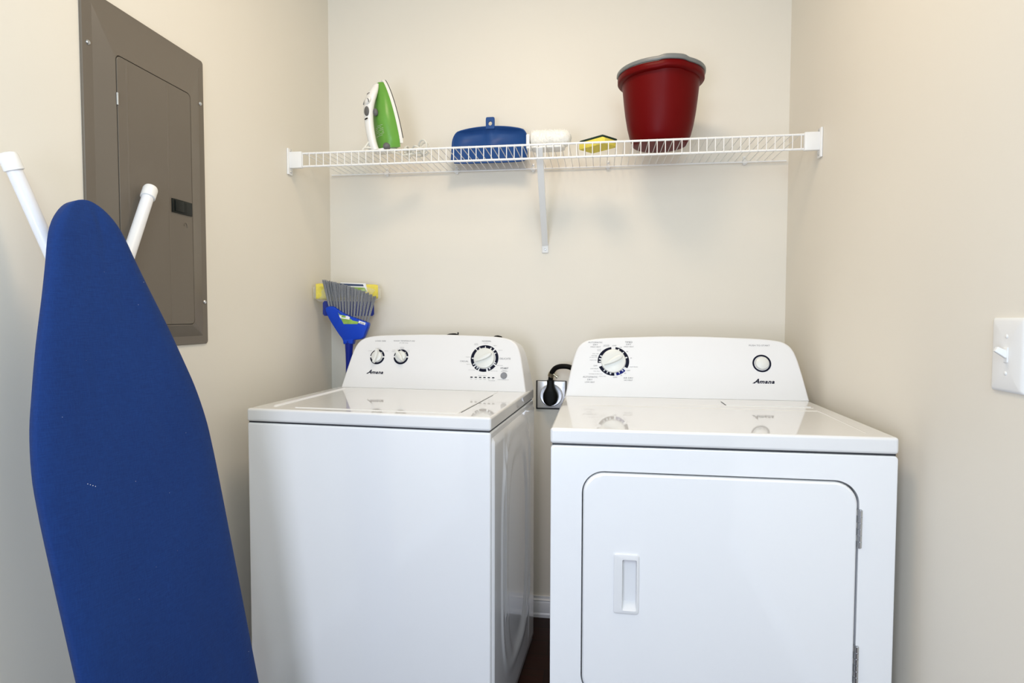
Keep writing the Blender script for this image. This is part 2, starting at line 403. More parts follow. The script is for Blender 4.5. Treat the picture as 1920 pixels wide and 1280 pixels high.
lettering(F, [('LOAD SIZE', .1236, .1643, .1716, .1760), ('WASH TEMPERATURE', .1940, .2757, .1730, .1770), ('all cold rinse', .2175, .2510, .1662, .1690),
    ('NORMAL', .5253, .5586, .1749, .1799), ('DELICATE', .5932, .6315, .1126, .1186), ('CASUAL', .4515, .4819, .1012, .1064),
    ('Push to', .6065, .6206, .0737, .0763), ('select/start', .6012, .6256, .0699, .0726), ('CANCEL/pause', .5912, .6304, .0396, .0426),
    ('cycle status', .5214, .5504, .0530, .0558), ('fill', .4944, .5000, .0404, .0426), ('soak', .5100, .5175, .0404, .0426), ('wash', .5255, .5340, .0404, .0426),
    ('rinse', .5410, .5495, .0404, .0426), ('spin', .5570, .5640, .0404, .0426), ('lid', .5730, .5775, .0404, .0426), ('lid locked', .5600, .5820, .0359, .0383),
    ('small', .1005, .1145, .1355, .1375), ('medium', .1280, .1500, .1452, .1472), ('large', .1650, .1780, .1355, .1375),
    ('cold', .1935, .2035, .1395, .1415), ('cold', .1920, .2020, .1340, .1360), ('warm', .2220, .2370, .1500, .1520), ('cold', .2230, .2360, .1455, .1475),
    ('hot', .2500, .2590, .1395, .1415), ('cold', .2500, .2590, .1340, .1360),
    ('super', .4980, .5120, .1660, .1685), ('wash', .4980, .5120, .1625, .1648), ('regular', .5310, .5480, .1690, .1712), ('light', .5680, .5790, .1600, .1632),
    ('regular', .5850, .6020, .1440, .1464), ('regular', .4700, .4870, .1180, .1205), ('light', .4760, .4900, .0920, .0945),
    ('rinse & spin', .4850, .5090, .0720, .0745), ('drain & spin', .5650, .5890, .0700, .0725), ('hand wash', .5840, .6060, .0900, .0925)], panel)
bm = B(); text_bm(bm, [('START', .5985, .6265, .0788, .0846)], F @ Matrix.Translation((0, 0, 0.0005)), bold=0.02); obj('lettering', bm, 'dark', panel, smooth=False)
logo(F, 0.1049, 0.1691, 0.0506, 0.0665, panel)

# ------------------------------------------------------------------ dryer
DW = 0.7375; DD = 0.68; DZL = 0.8777; DZT = 0.916
dryer = thing('clothes_dryer', 'white front-loading clothes dryer with a square door, right of the washer', 'dryer', (0.959, -0.9374, 0), R(-0.2665))
DOOR = (0.0745, 0.295, 0.6585, 0.8168, 0.048)
# cabinet: front skin with a door opening, and the box behind it
bm = B()
outer = rrect(0.0, 0.0, DW, DZL-0.001, 0.007, 4); hole = rrect(DOOR[0]-0.0025, DOOR[1]-0.0025, DOOR[2]+0.0038, DOOR[3]+0.0038, DOOR[4]+0.003, 10)
def P3(lp, y): return [Vector((x, y, z)) for x, z in lp]
fill_holes(bm, [P3(rrect(0.004, 0.004, DW-0.004, DZL-0.005, 0.007, 4), 0.0), P3(hole, 0.0)])
add_loft(bm, [P3(rrect(0.004, 0.004, DW-0.004, DZL-0.005, 0.007, 4), 0.0), P3(rrect(0.001, 0.001, DW-0.001, DZL-0.002, 0.008, 4), 0.0015), P3(outer, 0.006), P3(outer, DD-0.003)], cap=False)
add_loft(bm, [P3(hole, 0.0), P3(hole, 0.030)], cap=False)
bm.faces.new([bm.verts.new(p) for p in P3(outer, DD-0.003)]); 
bm.faces.new([bm.verts.new(p) for p in P3(hole, 0.030)])
bmesh.ops.remove_doubles(bm, verts=bm.verts, dist=1e-5)
obj('cabinet', bm, 'enamel', dryer, angle=40)
obj('seam_shade', add_box(B(), (0.004, 0.005, DZL-0.003), (DW-0.004, DD-0.008, DZL+0.0035)), 'dark', dryer, smooth=False)  # same dark strip, gap shade as colour below the dryer top
bm = B(); add_box(bm, (-0.001, 0.0, DZL+0.002), (DW+0.001, DD, DZT), 0.007, 4); obj('top_panel', bm, 'gloss_top', dryer)
bm = B()
add_tube(bm, smooth_path([(0.05, 0.365, DZT-0.0064), (0.10, 0.362, DZT-0.0056), (0.43, 0.360, DZT-0.0050), (0.672, 0.354, DZT-0.0050), (0.694, 0.340, DZT-0.0050), (0.693, 0.20, DZT-0.0052), (0.690, 0.06, DZT-0.0056), (0.690, 0.045, DZT-0.0066)], 7), 0.0065, 12)
add_tube(bm, smooth_path([(0.30, 0.415, DZT-0.0036), (0.50, 0.412, DZT-0.0030), (0.70, 0.408, DZT-0.0032)], 5), 0.0042, 10)
obj('drip_rim', bm, 'gloss_top', dryer)
bm = B(); add_box(bm, (0.4705, 0.425, DZT-0.003), (0.700, 0.520, DZT+0.0016), 0.0012, 2); obj('lint_filter_cover', bm, 'gloss_top', dryer)
obj('seam_shade', add_box(B(), (0.4680, 0.428, DZT-0.003), (0.4704, 0.495, DZT+0.0006)), 'dark', dryer, smooth=False)  # dark strip painted as the shade at the filter cover's edge
# door with recessed pull
bm = B(); dl = lambda i: rrect(DOOR[0]+i, DOOR[1]+i, DOOR[2]-i, DOOR[3]-i, DOOR[4]-i, 12)
hl = rrect(0.1575, 0.5015, 0.1985, 0.6280, 0.006, 5)
fill_holes(bm, [P3(dl(0.006), -0.0035), P3(hl, -0.0035)])
add_loft(bm, [P3(dl(0.006), -0.0035), P3(dl(0.003), -0.0025), P3(dl(0.001), 0.0), P3(dl(0.0), 0.004), P3(dl(0.0), 0.011)], cap=False)
add_loft(bm, [P3(hl, -0.0035), P3(hl, 0.011)], cap=False)
bmesh.ops.remove_doubles(bm, verts=bm.verts, dist=1e-5)
door = obj('door', bm, 'enamel', dryer, angle=45)
bm = B(); o1 = rrect(0.1453, 0.4975, 0.2015, 0.6345, 0.006, 5); o2 = rrect(0.1475, 0.4997, 0.1993, 0.6323, 0.005, 5)
i1 = rrect(0.1640, 0.5055, 0.1965, 0.6225, 0.004, 5); i2 = rrect(0.1655, 0.5150, 0.1955, 0.6210, 0.004, 5); i3 = rrect(0.1665, 0.5200, 0.1950, 0.6200, 0.003, 5)
add_loft(bm, [P3(o1, -0.0035), P3(o1, -0.0062), P3(o2, -0.0075), P3(i1, -0.0078), P3(i2, 0.002), P3(i3, 0.0100)], cap=False)
bm.faces.new([bm.verts.new(p) for p in P3(i3, 0.0100)]); bmesh.ops.remove_doubles(bm, verts=bm.verts, dist=1e-6)
obj('handle', bm, 'panel_white', door, angle=30)
for z0, z1 in ((0.6768, 0.7591), (0.3795, 0.4613)):
    bm = B(); n = 6; h = (z1-z0)/n
    for k in range(n):
        add_tube(bm, [(0.6635, -0.0030, z0+h*k+0.0006), (0.6635, -0.0030, z0+h*(k+1)-0.0006)], 0.0040, 12)
        if k % 2: add_box(bm, (0.6565, -0.0005, z0+h*k+0.001), (0.6635, 0.0010, z0+h*(k+1)-0.001))
    add_tube(bm, [(0.6635, -0.0030, z0-0.0008), (0.6635, -0.0030, z1+0.0012)], 0.0024, 10)
    add_box(bm, (0.6585, 0.0, z0), (0.6675, 0.0025, z1))
    obj('hinge', bm, 'steel', dryer)
panel, F = control_panel(dryer, DW, 0.5565, DZT, DD-0.010, PROF_D, DW/2+0.001, 0.004)
dial_ring(F, 0.1528, 0.116, 0.0500, 0.0102, [(8, 118, [22, 46, 72]), (176, 270-24, [192, 206, 222]), (262, 352, [268, 281, 294])], panel, 'ring', 0.95)
dial_ring(F, 0.1528, 0.116, 0.0500, 0.0102, [(130, 168, [138, 154])], panel, 'blueprint', 0.95)
knob(F, 0.1528, 0.116, 0.0385, 62, 0.0330, 0.0110, 0.020, panel, 0.45)
bm = B(); T = F @ Matrix.Translation((0.6074, 0.1151, 0.0003))
add_lathe(bm, [(0.0205, 0), (0.0205, 0.004), (0.0190, 0.0085), (0.0140, 0.0115), (0.0070, 0.0128), (0.0003, 0.0131)], T, 40); obj('start_button', bm, 'knob', panel)
dial_ring(F, 0.6074, 0.1151, 0.0278, 0.0052, [(0, 360, [])], panel)
lettering(F, [('AUTOMATIC', .0720, .1178, .1759, .1806), ('DRY', .0876, .1031, .1684, .1729), ('HIGH HEAT', .0798, .1126, .1614, .1652), ('TIMED', .1897, .2136, .1773, .1828),
    ('DRY', .1936, .2095, .1703, .1749), ('HIGH HEAT', .1863, .2174, .1630, .1667), ('OFF', .1493, .1625, .1659, .1699), ('OFF', .0897, .1023, .0984, .1025),
    ('OFF', .1521, .1651, .0611, .0651), ('OFF', .1940, .2059, .0844, .0882), ('AUTOMATIC', .0563, .1034, .0606, .0659), ('DRY', .0711, .0870, .0522, .0571),
    ('LOW HEAT', .0632, .0944, .0440, .0487), ('AIR DRY', .1847, .2154, .0598, .0644), ('NO HEAT', .1867, .2135, .0527, .0565), ('PUSH TO START', .5724, .6347, .1705, .1750),
    ('wrinkle', .1212, .1399, .1680, .1711), ('prevent', .1213, .1399, .1639, .1668), ('cool', .1015, .1135, .1540, .1569), ('down', .1015, .1135, .1493, .1522),
    ('less dry', .0867, .1068, .1385, .1421), ('energy', .0829, .1013, .1317, .1349), ('preferred', .0775, .1014, .1267, .1295), ('more dry', .0776, .1001, .1171, .1205),
    ('cool down', .0800, .1050, .0894, .0928), ('less dry', .0903, .1093, .0806, .0841), ('energy preferred', .0752, .1179, .0716, .0751), ('more dry', .1077, .1293, .0641, .0679),
    ('50', .1724, .1798, .1608, .1643), ('40', .1935, .1996, .1468, .1503), ('20', .2061, .2113, .1257, .1292), ('cool down', .2039, .2296, .0972, .1004),
    ('20', .1868, .1928, .0754, .0789), ('10', .1757, .1797, .0684, .0719)], panel)
logo(F, 0.5768, 0.6415, 0.0510, 0.0664, panel)

# ------------------------------------------------------------------ dryer outlet, plug and cord
cover = thing('outlet_cover', 'square steel outlet cover on the back wall between the two machines', 'outlet', (0.8896, 0, 0.8688))
bm = B(); add_box(bm, (-0.0585, -0.007, -0.0552), (0.0585, -0.0002, 0.0552), 0.002, 2); obj('back_plate', bm, 'dark', cover)
bm = B(); add_box(bm, (-0.053, -0.0115, -0.0500), (0.0545, -0.0068, 0.0535), 0.0025, 3)
T = Matrix.Translation((0, -0.0115, 0)) @ Matrix.Rotation(R(90), 4, 'X')
add_lathe(bm, [(0.044, 0), (0.041, 0.0022), (0.036, 0.0014), (0.003, 0.0012)], T, 40); obj('face_plate', bm, 'brushed', cover)
plug = thing('power_plug', 'black heavy power plug pushed into the steel outlet', 'plug', (0.8885, -0.0135, 0.8700))
bm = B()
prof = [(-0.0375, 0.004), (-0.0345, 0.014), (-0.026, 0.0235), (-0.010, 0.0285), (0.006, 0.0275), (0.020, 0.0215), (0.030, 0.0165), (0.040, 0.0140), (0.058, 0.0135)]
rings = []
for z, w in smooth_path([(a, b, 0) for a, b in prof], 3) and [(p.x, p.y) for p in smooth_path([(a, b, 0) for a, b in prof], 3)]:
    d = 0.038 if z < 0.02 else 0.038-(z-0.02)*0.25
    rings.append([Vector((w*math.copysign(abs(math.cos(t))**0.7, math.cos(t)), -d/2+d/2*math.copysign(abs(math.sin(t))**0.7, math.sin(t)), z)) for t in [2*math.pi*k/24 for k in range(24)]])
add_loft(bm, rings); obj('plug_body', bm, 'black', plug)
bm = B(); add_tube(bm, smooth_path([(0.0, -0.018, 0.05), (0.0015, -0.021, 0.070), (0.008, -0.030, 0.092), (0.024, -0.040, 0.1085), (0.050, -0.052, 0.1145), (0.080, -0.062, 0.110), (0.118, -0.085, 0.085), (0.135, -0.130, 0.0), (0.14, -0.20, -0.10), (0.14, -0.228, -0.14)], 8), 0.0095, 14); obj('cord', bm, 'black', plug)
bm = B(); A = Vector((0.0015, -0.0225, 0.074)); Bv = Vector((0.006, -0.0275, 0.087)); 
add_tube(bm, [A, Bv], 0.0125, 16); add_tube(bm, [Bv+Vector((0.006, -0.006, -0.004)), Bv+Vector((0.020, -0.010, -0.014))], 0.0035, 10); add_tube(bm, [Bv+Vector((0.018, -0.0095, -0.0125)), Bv+Vector((0.022, -0.0105, -0.0155))], 0.0055, 10)
obj('cord_clamp', bm, 'brass', plug)

# ------------------------------------------------------------------ hoses behind the washer
for nm, pts, lab in (('water_hose', [(0.488, -0.030, 1.0955), (0.505, -0.045, 1.0990), (0.530, -0.055, 1.0985), (0.5345, -0.060, 1.080), (0.53, -0.075, 0.95), (0.53, -0.075, 0.60)], 'black hose end peeking over the washer panel near its middle'),
                     ('water_hose', [(0.668, -0.030, 1.086), (0.680, -0.045, 1.0920), (0.696, -0.050, 1.0915), (0.704, -0.055, 1.075), (0.70, -0.075, 0.95), (0.70, -0.075, 0.60)], 'black hose end peeking over the washer panel near its right end')):
    t = thing(nm, lab, 'hose', (0, 0, 0))
    bm = B(); add_tube(bm, smooth_path(pts, 6), 0.0042, 10); obj('hose', bm, 'black', t)
    bm = B(); p = Vector(pts[0]); add_tube(bm, [(p.x, -0.0005, p.z-0.004), (p.x, -0.034, p.z-0.004)], 0.006, 12)
    obj('valve', bm, 'blackp', t)
    if 'middle' in lab: obj('valve_lever', add_box(B(), (0.5335, -0.056, 1.096), (0.5375, -0.050, 1.1085), 0.0006, 1), 'blackp', t)

# ------------------------------------------------------------------ electrical panel on the left wall
ep = thing('breaker_panel', 'taupe metal electrical breaker panel recessed on the left wall', 'electrical panel', (0, 0, 0))
def PX(lp, x): return [Vector((x, y, z)) for y, z in lp]
OUT = (-1.1755, 1.0945, -0.7855, 1.8525); DR = (-1.1022, 1.1490, -0.8625, 1.7372)
bm = B(); ro = lambda i, r: rrect(OUT[0]+i, OUT[1]+i, OUT[2]-i, OUT[3]-i, r, 5)
fl = rrect(OUT[0]+0.026, OUT[1]+0.022, OUT[2]-0.022, OUT[3]-0.026, 0.001, 5)
pl = rrect(DR[0]-0.004, DR[1]-0.004, DR[2]+0.004, DR[3]+0.004, 0.013, 5)
pi = rrect(DR[0]-0.0022, DR[1]-0.0016, DR[2]+0.0016, DR[3]+0.0022, 0.012, 5)
add_loft(bm, [PX(ro(0, 0.008), 0.0005), PX(ro(0, 0.008), 0.004), PX(ro(0.0015, 0.0075), 0.0055), PX(fl, 0.0060), PX(pl, 0.0205), PX(pi, 0.0205), PX(pi, 0.0150)], cap=False)
bm.faces.new([bm.verts.new(p) for p in PX(pi, 0.0150)]); bmesh.ops.remove_doubles(bm, verts=bm.verts, dist=1e-6)
obj('cover_frame', bm, 'panel', ep, angle=8)
bm = B()
def DX(lp):   # slight folds pressed into the door sheet
    out = []
    for y, z in lp: out.append(Vector((0.0215 if y > -0.947 else 0.0213, y, z)))
    return out
dd = rrect(DR[0], DR[1], DR[2], DR[3], 0.011, 5)
add_loft(bm, [PX(dd, 0.0155), PX(dd, 0.0208), PX(rrect(DR[0]+0.001, DR[1]+0.001, DR[2]-0.001, DR[3]-0.001, 0.010, 5), 0.0215)])
for y in (-1.0745, -0.9475):
    add_loft(bm, [[Vector((0.0213, y-0.004, z)), Vector((0.0223, y-0.001, z)), Vector((0.0223, y+0.001, z)), Vector((0.0213, y+0.0035, z))] for z in (DR[1]+0.002, DR[3]-0.002)])
pdoor = obj('door', bm, 'panel', ep, angle=30)
bm = B(); add_box(bm, (0.0212, -0.9405, 1.4260), (0.0245, -0.8665, 1.4600), 0.001, 2)
add_box(bm, (0.0240, -0.9325, 1.4300), (0.0275, -0.9010, 1.4565), 0.0008, 2); add_box(bm, (0.0240, -0.8990, 1.4300), (0.0262, -0.8900, 1.4560), 0.0006, 1)
obj('latch', bm, 'blackp', pdoor)
bm = B(); add_tube(bm, [(0.0222, -0.8905+0.0055*math.cos(a), 1.3975+0.0085*math.sin(a)) for a in [math.pi*k/8-0.4 for k in range(10)]], 0.0006, 6); obj('knockout', bm, 'panel', pdoor)
obj('hinge', add_tube(B(), [(0.0222, -1.1035, 1.630), (0.0222, -1.1035, 1.656)], 0.0022, 10), 'steel', ep)
for y, z in ((-1.160, 1.7398), (-0.8010, 1.7365), (-0.7985, 1.2072), (-1.160, 1.2072)):
    screw(ep, (0.0056, y, z), (1, 0, 0), 0.0052)

# ------------------------------------------------------------------ light switch on the right wall
sw = thing('light_switch', 'white toggle light switch on the right wall', 'light switch', (ROOM_W, -1.2105, 1.1090))
bm = B(); pr = [(0.0398, 0.0614, 0.0), (0.0398, 0.0614, 0.0025), (0.0375, 0.0592, 0.0050), (0.0335, 0.0555, 0.0063), (0.010, 0.03, 0.0066)]
add_loft(bm, [[Vector((-x, y, z)) for y, z in rrect(-a, -b, a, b, 0.003 if k < 4 else 0.001, 4)] for k, (a, b, x) in enumerate(pr)]); obj('wall_plate', bm, 'white_plastic', sw)
bm = B(); add_box(bm, (-0.0082, -0.0050, -0.0125), (-0.0060, 0.0050, 0.0125), 0.0005, 1); obj('toggle_frame', bm, 'white_plastic', sw)
bm = B(); T = Matrix.Translation((-0.0060, 0, 0.0)) @ Matrix.Rotation(R(30), 4, 'Y')
add_loft(bm, [[T @ Vector((-x, y*k, z*k)) for y, z in rrect(-0.0036, -0.0056, 0.0036, 0.0056, 0.001, 3)] for x, k in ((0, 1.05), (0.018, 0.82), (0.0195, 0.7))]); obj('toggle', bm, 'white_plastic', sw)
for z in (0.0305, -0.0305):
    bm = B(); T = Matrix.Translation((-0.0063, 0, z)) @ Matrix.Rotation(R(-90), 4, 'Y'); add_lathe(bm, [(0.0034, 0), (0.0033, 0.001), (0.0022, 0.0018), (0.0002, 0.0019)], T, 16); obj('screw', bm, 'white_plastic', sw)

# ------------------------------------------------------------------ wire shelf
ZS = 1.7292; YS = -0.3224; LIP = 0.0441; X0, X1 = 0.014, ROOM_W-0.010
shelf = thing('wire_shelf', 'long white wire shelf across the back wall above the machines', 'shelf', (0, 0, 0))
obj('rail', add_tube(B(), [(0.030, YS, ZS), (X1-0.022, YS, ZS)], 0.0034, 10), 'wire', shelf)
obj('rail', add_tube(B(), [(0.030, YS, ZS-LIP), (X1-0.022, YS, ZS-LIP)], 0.0034, 10), 'wire', shelf)
obj('rail', add_tube(B(), [(X0, -0.010, ZS-0.002), (X1-0.0, -0.010, ZS-0.002)], 0.0032, 10), 'wire', shelf)
obj('rail', add_tube(B(), [(X0, -0.165, ZS-0.0045), (X1-0.0, -0.165, ZS-0.0045)], 0.0030, 8), 'wire', shelf)
bm = B(); x = 0.0520
while x < X1-0.03:
    add_tube(bm, [(x, -0.007, ZS+0.0022), (x, YS-0.0005, ZS+0.0028), (x, YS-0.0036, ZS+0.001), (x, YS-0.0042, ZS-0.004), (x, YS-0.0042, ZS-LIP-0.002)], 0.0014, 6)
    x += 0.0254
obj('wire_deck', bm, 'wire', shelf)
for sgn, xw in ((1, 0.0), (-1, ROOM_W)):
    T = lambda a: xw + sgn*a
    bm = B(); add_box(bm, (T(0.0003), YS-0.016, ZS-0.072), (T(0.007), YS+0.014, ZS+0.0175), 0.002, 2)
    add_box(bm, (T(0.004), YS-0.0095, ZS-LIP-0.006), (T(0.0505), YS+0.006, ZS+0.0055), 0.002, 2)
    br = obj('end_bracket', bm, 'white_plastic', shelf)
    for z in (ZS+0.0105, ZS-0.062): screw(br, (T(0.007), YS-0.001, z), (sgn, 0, 0), 0.0048)
for x in (0.2412, 0.5205, 0.8179, 1.0970, 1.5844):
    bm = B(); add_box(bm, (x-0.0055, -0.0075, ZS-0.012), (x+0.0055, -0.0004, ZS+0.020), 0.0015, 2)
    add_tube(bm, [(x-0.008, -0.0105, ZS-0.003), (x+0.008, -0.0105, ZS-0.003)], 0.0062, 12)
    c = obj('wall_clip', bm, 'white_plastic', shelf); screw(c, (x, -0.0075, ZS+0.012), (0, -1, 0), 0.0034)
bm = B(); a = Vector((0.8703, YS+0.004, ZS-0.004)); b = Vector((0.8637, -0.008, 1.4440)); d = (b-a).normalized(); up = Vector((1, 0, 0)); n = d.cross(up).normalized()
sec = [(-0.0115, 0.0), (-0.0115, 0.006), (-0.010, 0.008), (0.010, 0.008), (0.0115, 0.006), (0.0115, 0.0), (0.009, 0.0), (0.009, 0.004), (-0.009, 0.004), (-0.009, 0.0)]
nn = n if n.y < 0 else -n
add_loft(bm, [[p + up*u + nn*v for u, v in sec] for p in (a, b)])
brace = obj('support_brace', bm, 'wire', shelf, angle=30)
bm = B(); add_box(bm, (0.8637-0.0125, -0.006, 1.4110), (0.8637+0.0125, -0.0004, 1.4490), 0.002, 2); obj('foot_plate', bm, 'white_plastic', brace); screw(brace, (0.8637, -0.006, 1.4235), (0, -1, 0), 0.0045)
DECK = ZS+0.0042

# ------------------------------------------------------------------ steam iron (stands on its heel)
iron = thing('steam_iron', 'green and white steam iron standing on its heel at the left of the shelf', 'iron', (0.350, -0.200, DECK+0.002))
# local frame: L up the length, S sideways, Hh from the sole towards the handle
sa = R(46); lean = R(11)
Hd = Vector((-math.cos(sa), -math.sin(sa), 0)); Sd = Vector((math.sin(sa), -math.cos(sa), 0)); Ld = Vector((0, 0, 1))
Hd2 = Hd*math.cos(lean) - Ld*math.sin(lean); Ld2 = Ld*math.cos(lean) + Hd*math.sin(lean)
def IR(L, S, Hh): return Ld2*L + Sd*S + Hd2*Hh + Vector((0, 0, 0.025))
LEN = 0.243
def boat(L, k=1.0):
    t = max(0, min(1, (L-0.0)/LEN)); return k*0.056*max(0.0, 1-t**2.3)**0.75 * (1.0 if t > 0.12 else 0.90+0.10*t/0.12)
Ls = [LEN*(1-(1-i/26)**1.8) for i in range(27)]
def strip(lo, hi, scl_lo, scl_hi, Lmin=0.0, Lmax=LEN):
    pts = [L for L in Ls if Lmin <= L <= Lmax]
    rings = []
    for h, k, inset in ((lo, scl_lo, 0), (hi, scl_hi, 0)):
        rings.append([IR(L, boat(L, k)+0.0003, h) for L in pts] + [IR(L, -boat(L, k)-0.0003, h) for L in reversed(pts)])
    return rings
obj('soleplate', add_loft(B(), strip(0.000, 0.0032, 1.0, 1.02, 0.030)), 'soleplate', iron)
bm = B(); add_loft(bm, strip(0.0034, 0.0155, 1.0, 0.98, 0.012, LEN)); obj('skirt', bm, 'ironwhite', iron)
# green water tank: sections across the length
rings = []
for i in range(22):
    t = i/21; L = 0.004+(LEN*0.955-0.004)*t
    hw = boat(L, 0.97)+0.001; top = 0.0680*(1-0.04*t) if t < 0.50 else 0.0666-(t-0.50)*0.068
    base = 0.0150; sec = []
    for k in range(20):
        a = math.pi*k/19; sec.append(IR(L, hw*math.copysign(abs(math.cos(a))**0.75, math.cos(a)), base+(top-base)*abs(math.sin(a))**0.7))
    rings.append(sec)
bm = B(); add_loft(bm, rings); tank = obj('water_tank', bm, 'green', iron, angle=60)
# handle with nose piece
hp = [(0.004, 0.088, 0.017, 0.0140), (0.03, 0.0925, 0.0160, 0.0140), (0.07, 0.0935, 0.0165, 0.0145), (0.11, 0.0905, 0.0185, 0.0155), (0.14, 0.0850, 0.0220, 0.0170), (0.165, 0.076, 0.0250, 0.0180), (0.188, 0.064, 0.0245, 0.0185), (0.207, 0.052, 0.0205, 0.0155), (0.226, 0.039, 0.0120, 0.0090)]
P = smooth_path([(a, b, c) for a, b, c, d in hp], 4); Q = smooth_path([(a, d, 0) for a, b, c, d in hp], 4); rings = []
for p, q in zip(P, Q):
    rings.append([IR(p.x, p.z*math.cos(t), p.y+q.y*math.sin(t)) for t in [2*math.pi*k/18 for k in range(18)]])
bm = B(); add_loft(bm, rings)
rings = [[IR(L, 0.038*math.cos(t)*k, 0.047+0.046*math.sin(t)*k) for t in [2*math.pi*j/24 for j in range(24)]] for L, k in ((-0.006, 0.85), (-0.003, 0.92), (0.006, 0.9))]
add_loft(bm, rings); handle = obj('handle', bm, 'ironwhite', iron, angle=60)
def ell(L, S, Hh, a, b, c, mat, name, tilt=0, par=None):
    bm = B(); bmesh.ops.create_uvsphere(bm, u_segments=20, v_segments=12, radius=1)
    ct, st = math.cos(R(tilt)), math.sin(R(tilt))
    for v in bm.verts:
        l, s, h = v.co.x*a, v.co.y*b, v.co.z*c; v.co = IR(L+l*ct-h*st, S+s, Hh+l*st+h*ct)
    return obj(name, bm, mat, par or iron)
ell(0.133, 0.010, 0.0990, 0.0170, 0.0150, 0.0060, 'irongrey', 'steam_button', -8, handle)
ell(0.168, 0.008, 0.0870, 0.016, 0.020, 0.0085, 'ironwhite', 'dial', -30, handle)
bm = B(); add_tube(bm, [IR(0.160+0.015*math.sin(a), 0.008+0.0205*math.cos(a), 0.0945-0.004*math.sin(a)) for a in [math.pi*k/12 for k in range(13)]], 0.0016, 6); obj('dial_mark', bm, 'irongrey', handle)
bm = B(); add_tube(bm, [IR(0.108, 0.010+0.009*math.cos(a), 0.1045+0.002*math.sin(a)) for a in [math.pi*k/8 for k in range(9)]], 0.0022, 8); obj('slider', bm, 'black', handle)
bm = B(); add_tube(bm, [IR(0.193, 0.008+0.010*math.cos(a), 0.0790+0.002*math.sin(a)) for a in [math.pi*k/8 for k in range(9)]], 0.0010, 6); obj('spray_slot', bm, 'irongrey', handle)
ell(0.010, 0.034, 0.058, 0.013, 0.012, 0.014, 'irongrey', 'cord_joint', 0, iron)
ell(0.128, 0.018, 0.070, 0.013, 0.009, 0.009, 'irongrey', 'spray_trigger', 0, iron)
bm = B()
for k in range(7):
    L = 0.050+0.0055*k; hw = boat(L, 0.97)+0.0012
    for a0 in (0.30, 0.36, 0.42, 0.48):
        pts = []
        for a in (a0, a0+0.05):
            aa = math.pi*a
            pts.append((L, hw*math.copysign(abs(math.cos(aa))**0.75, math.cos(aa)), 0.0150+(0.0675-0.0150)*abs(math.sin(aa))**0.7))
        if (k+int(a0*50)) % 5: add_tube(bm, [IR(p[0], p[1], p[2]+0.0004) for p in pts], 0.0005, 4)
obj('print_marks', bm, 'cable', tank)
# cable: from heel, a loop, then a tied bundle lying to the right
o0 = Vector((0.350, -0.200, DECK+0.002))
def W2(p): return Vector(p) - o0
pts = [IR(0.006, 0.010, 0.078)+o0, (0.262, -0.285, 1.752), (0.255, -0.288, 1.740), (0.262, -0.282, 1.757), (0.274, -0.275, 1.775), (0.268, -0.272, 1.757), (0.285, -0.268, 1.742), (0.315, -0.265, 1.744), (0.345, -0.255, 1.7435), (0.375, -0.215, 1.7400)]
bm = B(); add_tube(bm, [W2(p) for p in smooth_path(pts, 6)], 0.0032, 8)
pts = [(0.375, -0.215, 1.7400)]
for k in range(46):
    a = k*0.72; rr = 0.017+0.007*math.sin(k*1.7)
    pts.append((0.402+0.030*math.cos(a*0.5)+rr*0.6*math.cos(a), -0.185+0.03*math.sin(a), 1.7580+rr*0.50*math.sin(a*1.31)+0.006*math.sin(k)))
add_tube(bm, [W2(p) for p in smooth_path(pts, 4)], 0.0030, 7)
pts = [(0.430, -0.185, 1.749)]
for k in range(16):
    a = k*0.8; pts.append((0.442+0.018*math.cos(a), -0.190+0.020*math.sin(a*0.7), 1.772+0.022*math.sin(a)))
add_tube(bm, [W2(p) for p in smooth_path(pts, 5)], 0.0032, 7)
obj('cable', bm, 'cable', iron)

# ------------------------------------------------------------------ dustpan leaning on the wall
pan = thing('dustpan', 'blue plastic dustpan leaning upright on the shelf against the wall', 'dustpan', (0.6620, -0.080, DECK+0.003))
NU, NV = 60, 26; HW = 0.1405; HT = 0.137
def edge_top(a): return HT*(1 - 0.085*abs(a)**2.2)
def pan_pt(a, b, off=0.0):
    """a across -1..1, b up 0..1 on a superelliptic outline"""
    top = edge_top(a)
    wid = 1.0 - 0.060*max(0, (0.10-b)/0.10)**2
    # round the upper corners
    bb = b; z = bb*top
    lim = 1.0
    if z > top-0.05: lim = 1 - 0.21*(1-math.sqrt(max(0, 1-((z-(top-0.05))/0.05)**2)))
    x = a*HW*wid*lim
    ea = max(0, 1-abs(a)**5); et = max(0, 1-b**7)
    depth = 0.045*ea*et*(0.35+0.65*b)
    y = 0.030*b + depth
    bump = math.exp(-(x/0.022)**2)*max(0, (b-0.45)/0.55)
    y -= bump*depth*0.45
    return Vector((x, y+off-0.018, z))
bm = B(); g1 = [[bm.verts.new(pan_pt(-1+2*i/NU, j/NV)) for j in range(NV+1)] for i in range(NU+1)]
for i in range(NU):
    for j in range(NV): bm.faces.new((g1[i][j], g1[i+1][j], g1[i+1][j+1], g1[i][j+1]))
scoop = obj('scoop', bm, 'pan', pan, angle=70)
md = scoop.modifiers.new('thickness', 'SOLIDIFY'); md.thickness = 0.0028; md.offset = 0
bm = B(); rim = [pan_pt(-1, j/NV) for j in range(1, NV+1)] + [pan_pt(-1+2*i/NU, 1) for i in range(1, NU)] + [pan_pt(1, 1-j/NV) for j in range(0, NV)]
add_tube(bm, rim, 0.0026, 8); obj('rim', bm, 'pan', pan)
bm = B(); yy = 0.012
tabo = [(-0.0155, 0.128), (0.0175, 0.128), (0.0175, 0.158), (0.0170, 0.168), (0.0135, 0.1715), (-0.0125, 0.1715), (-0.0155, 0.168), (-0.0160, 0.158)]
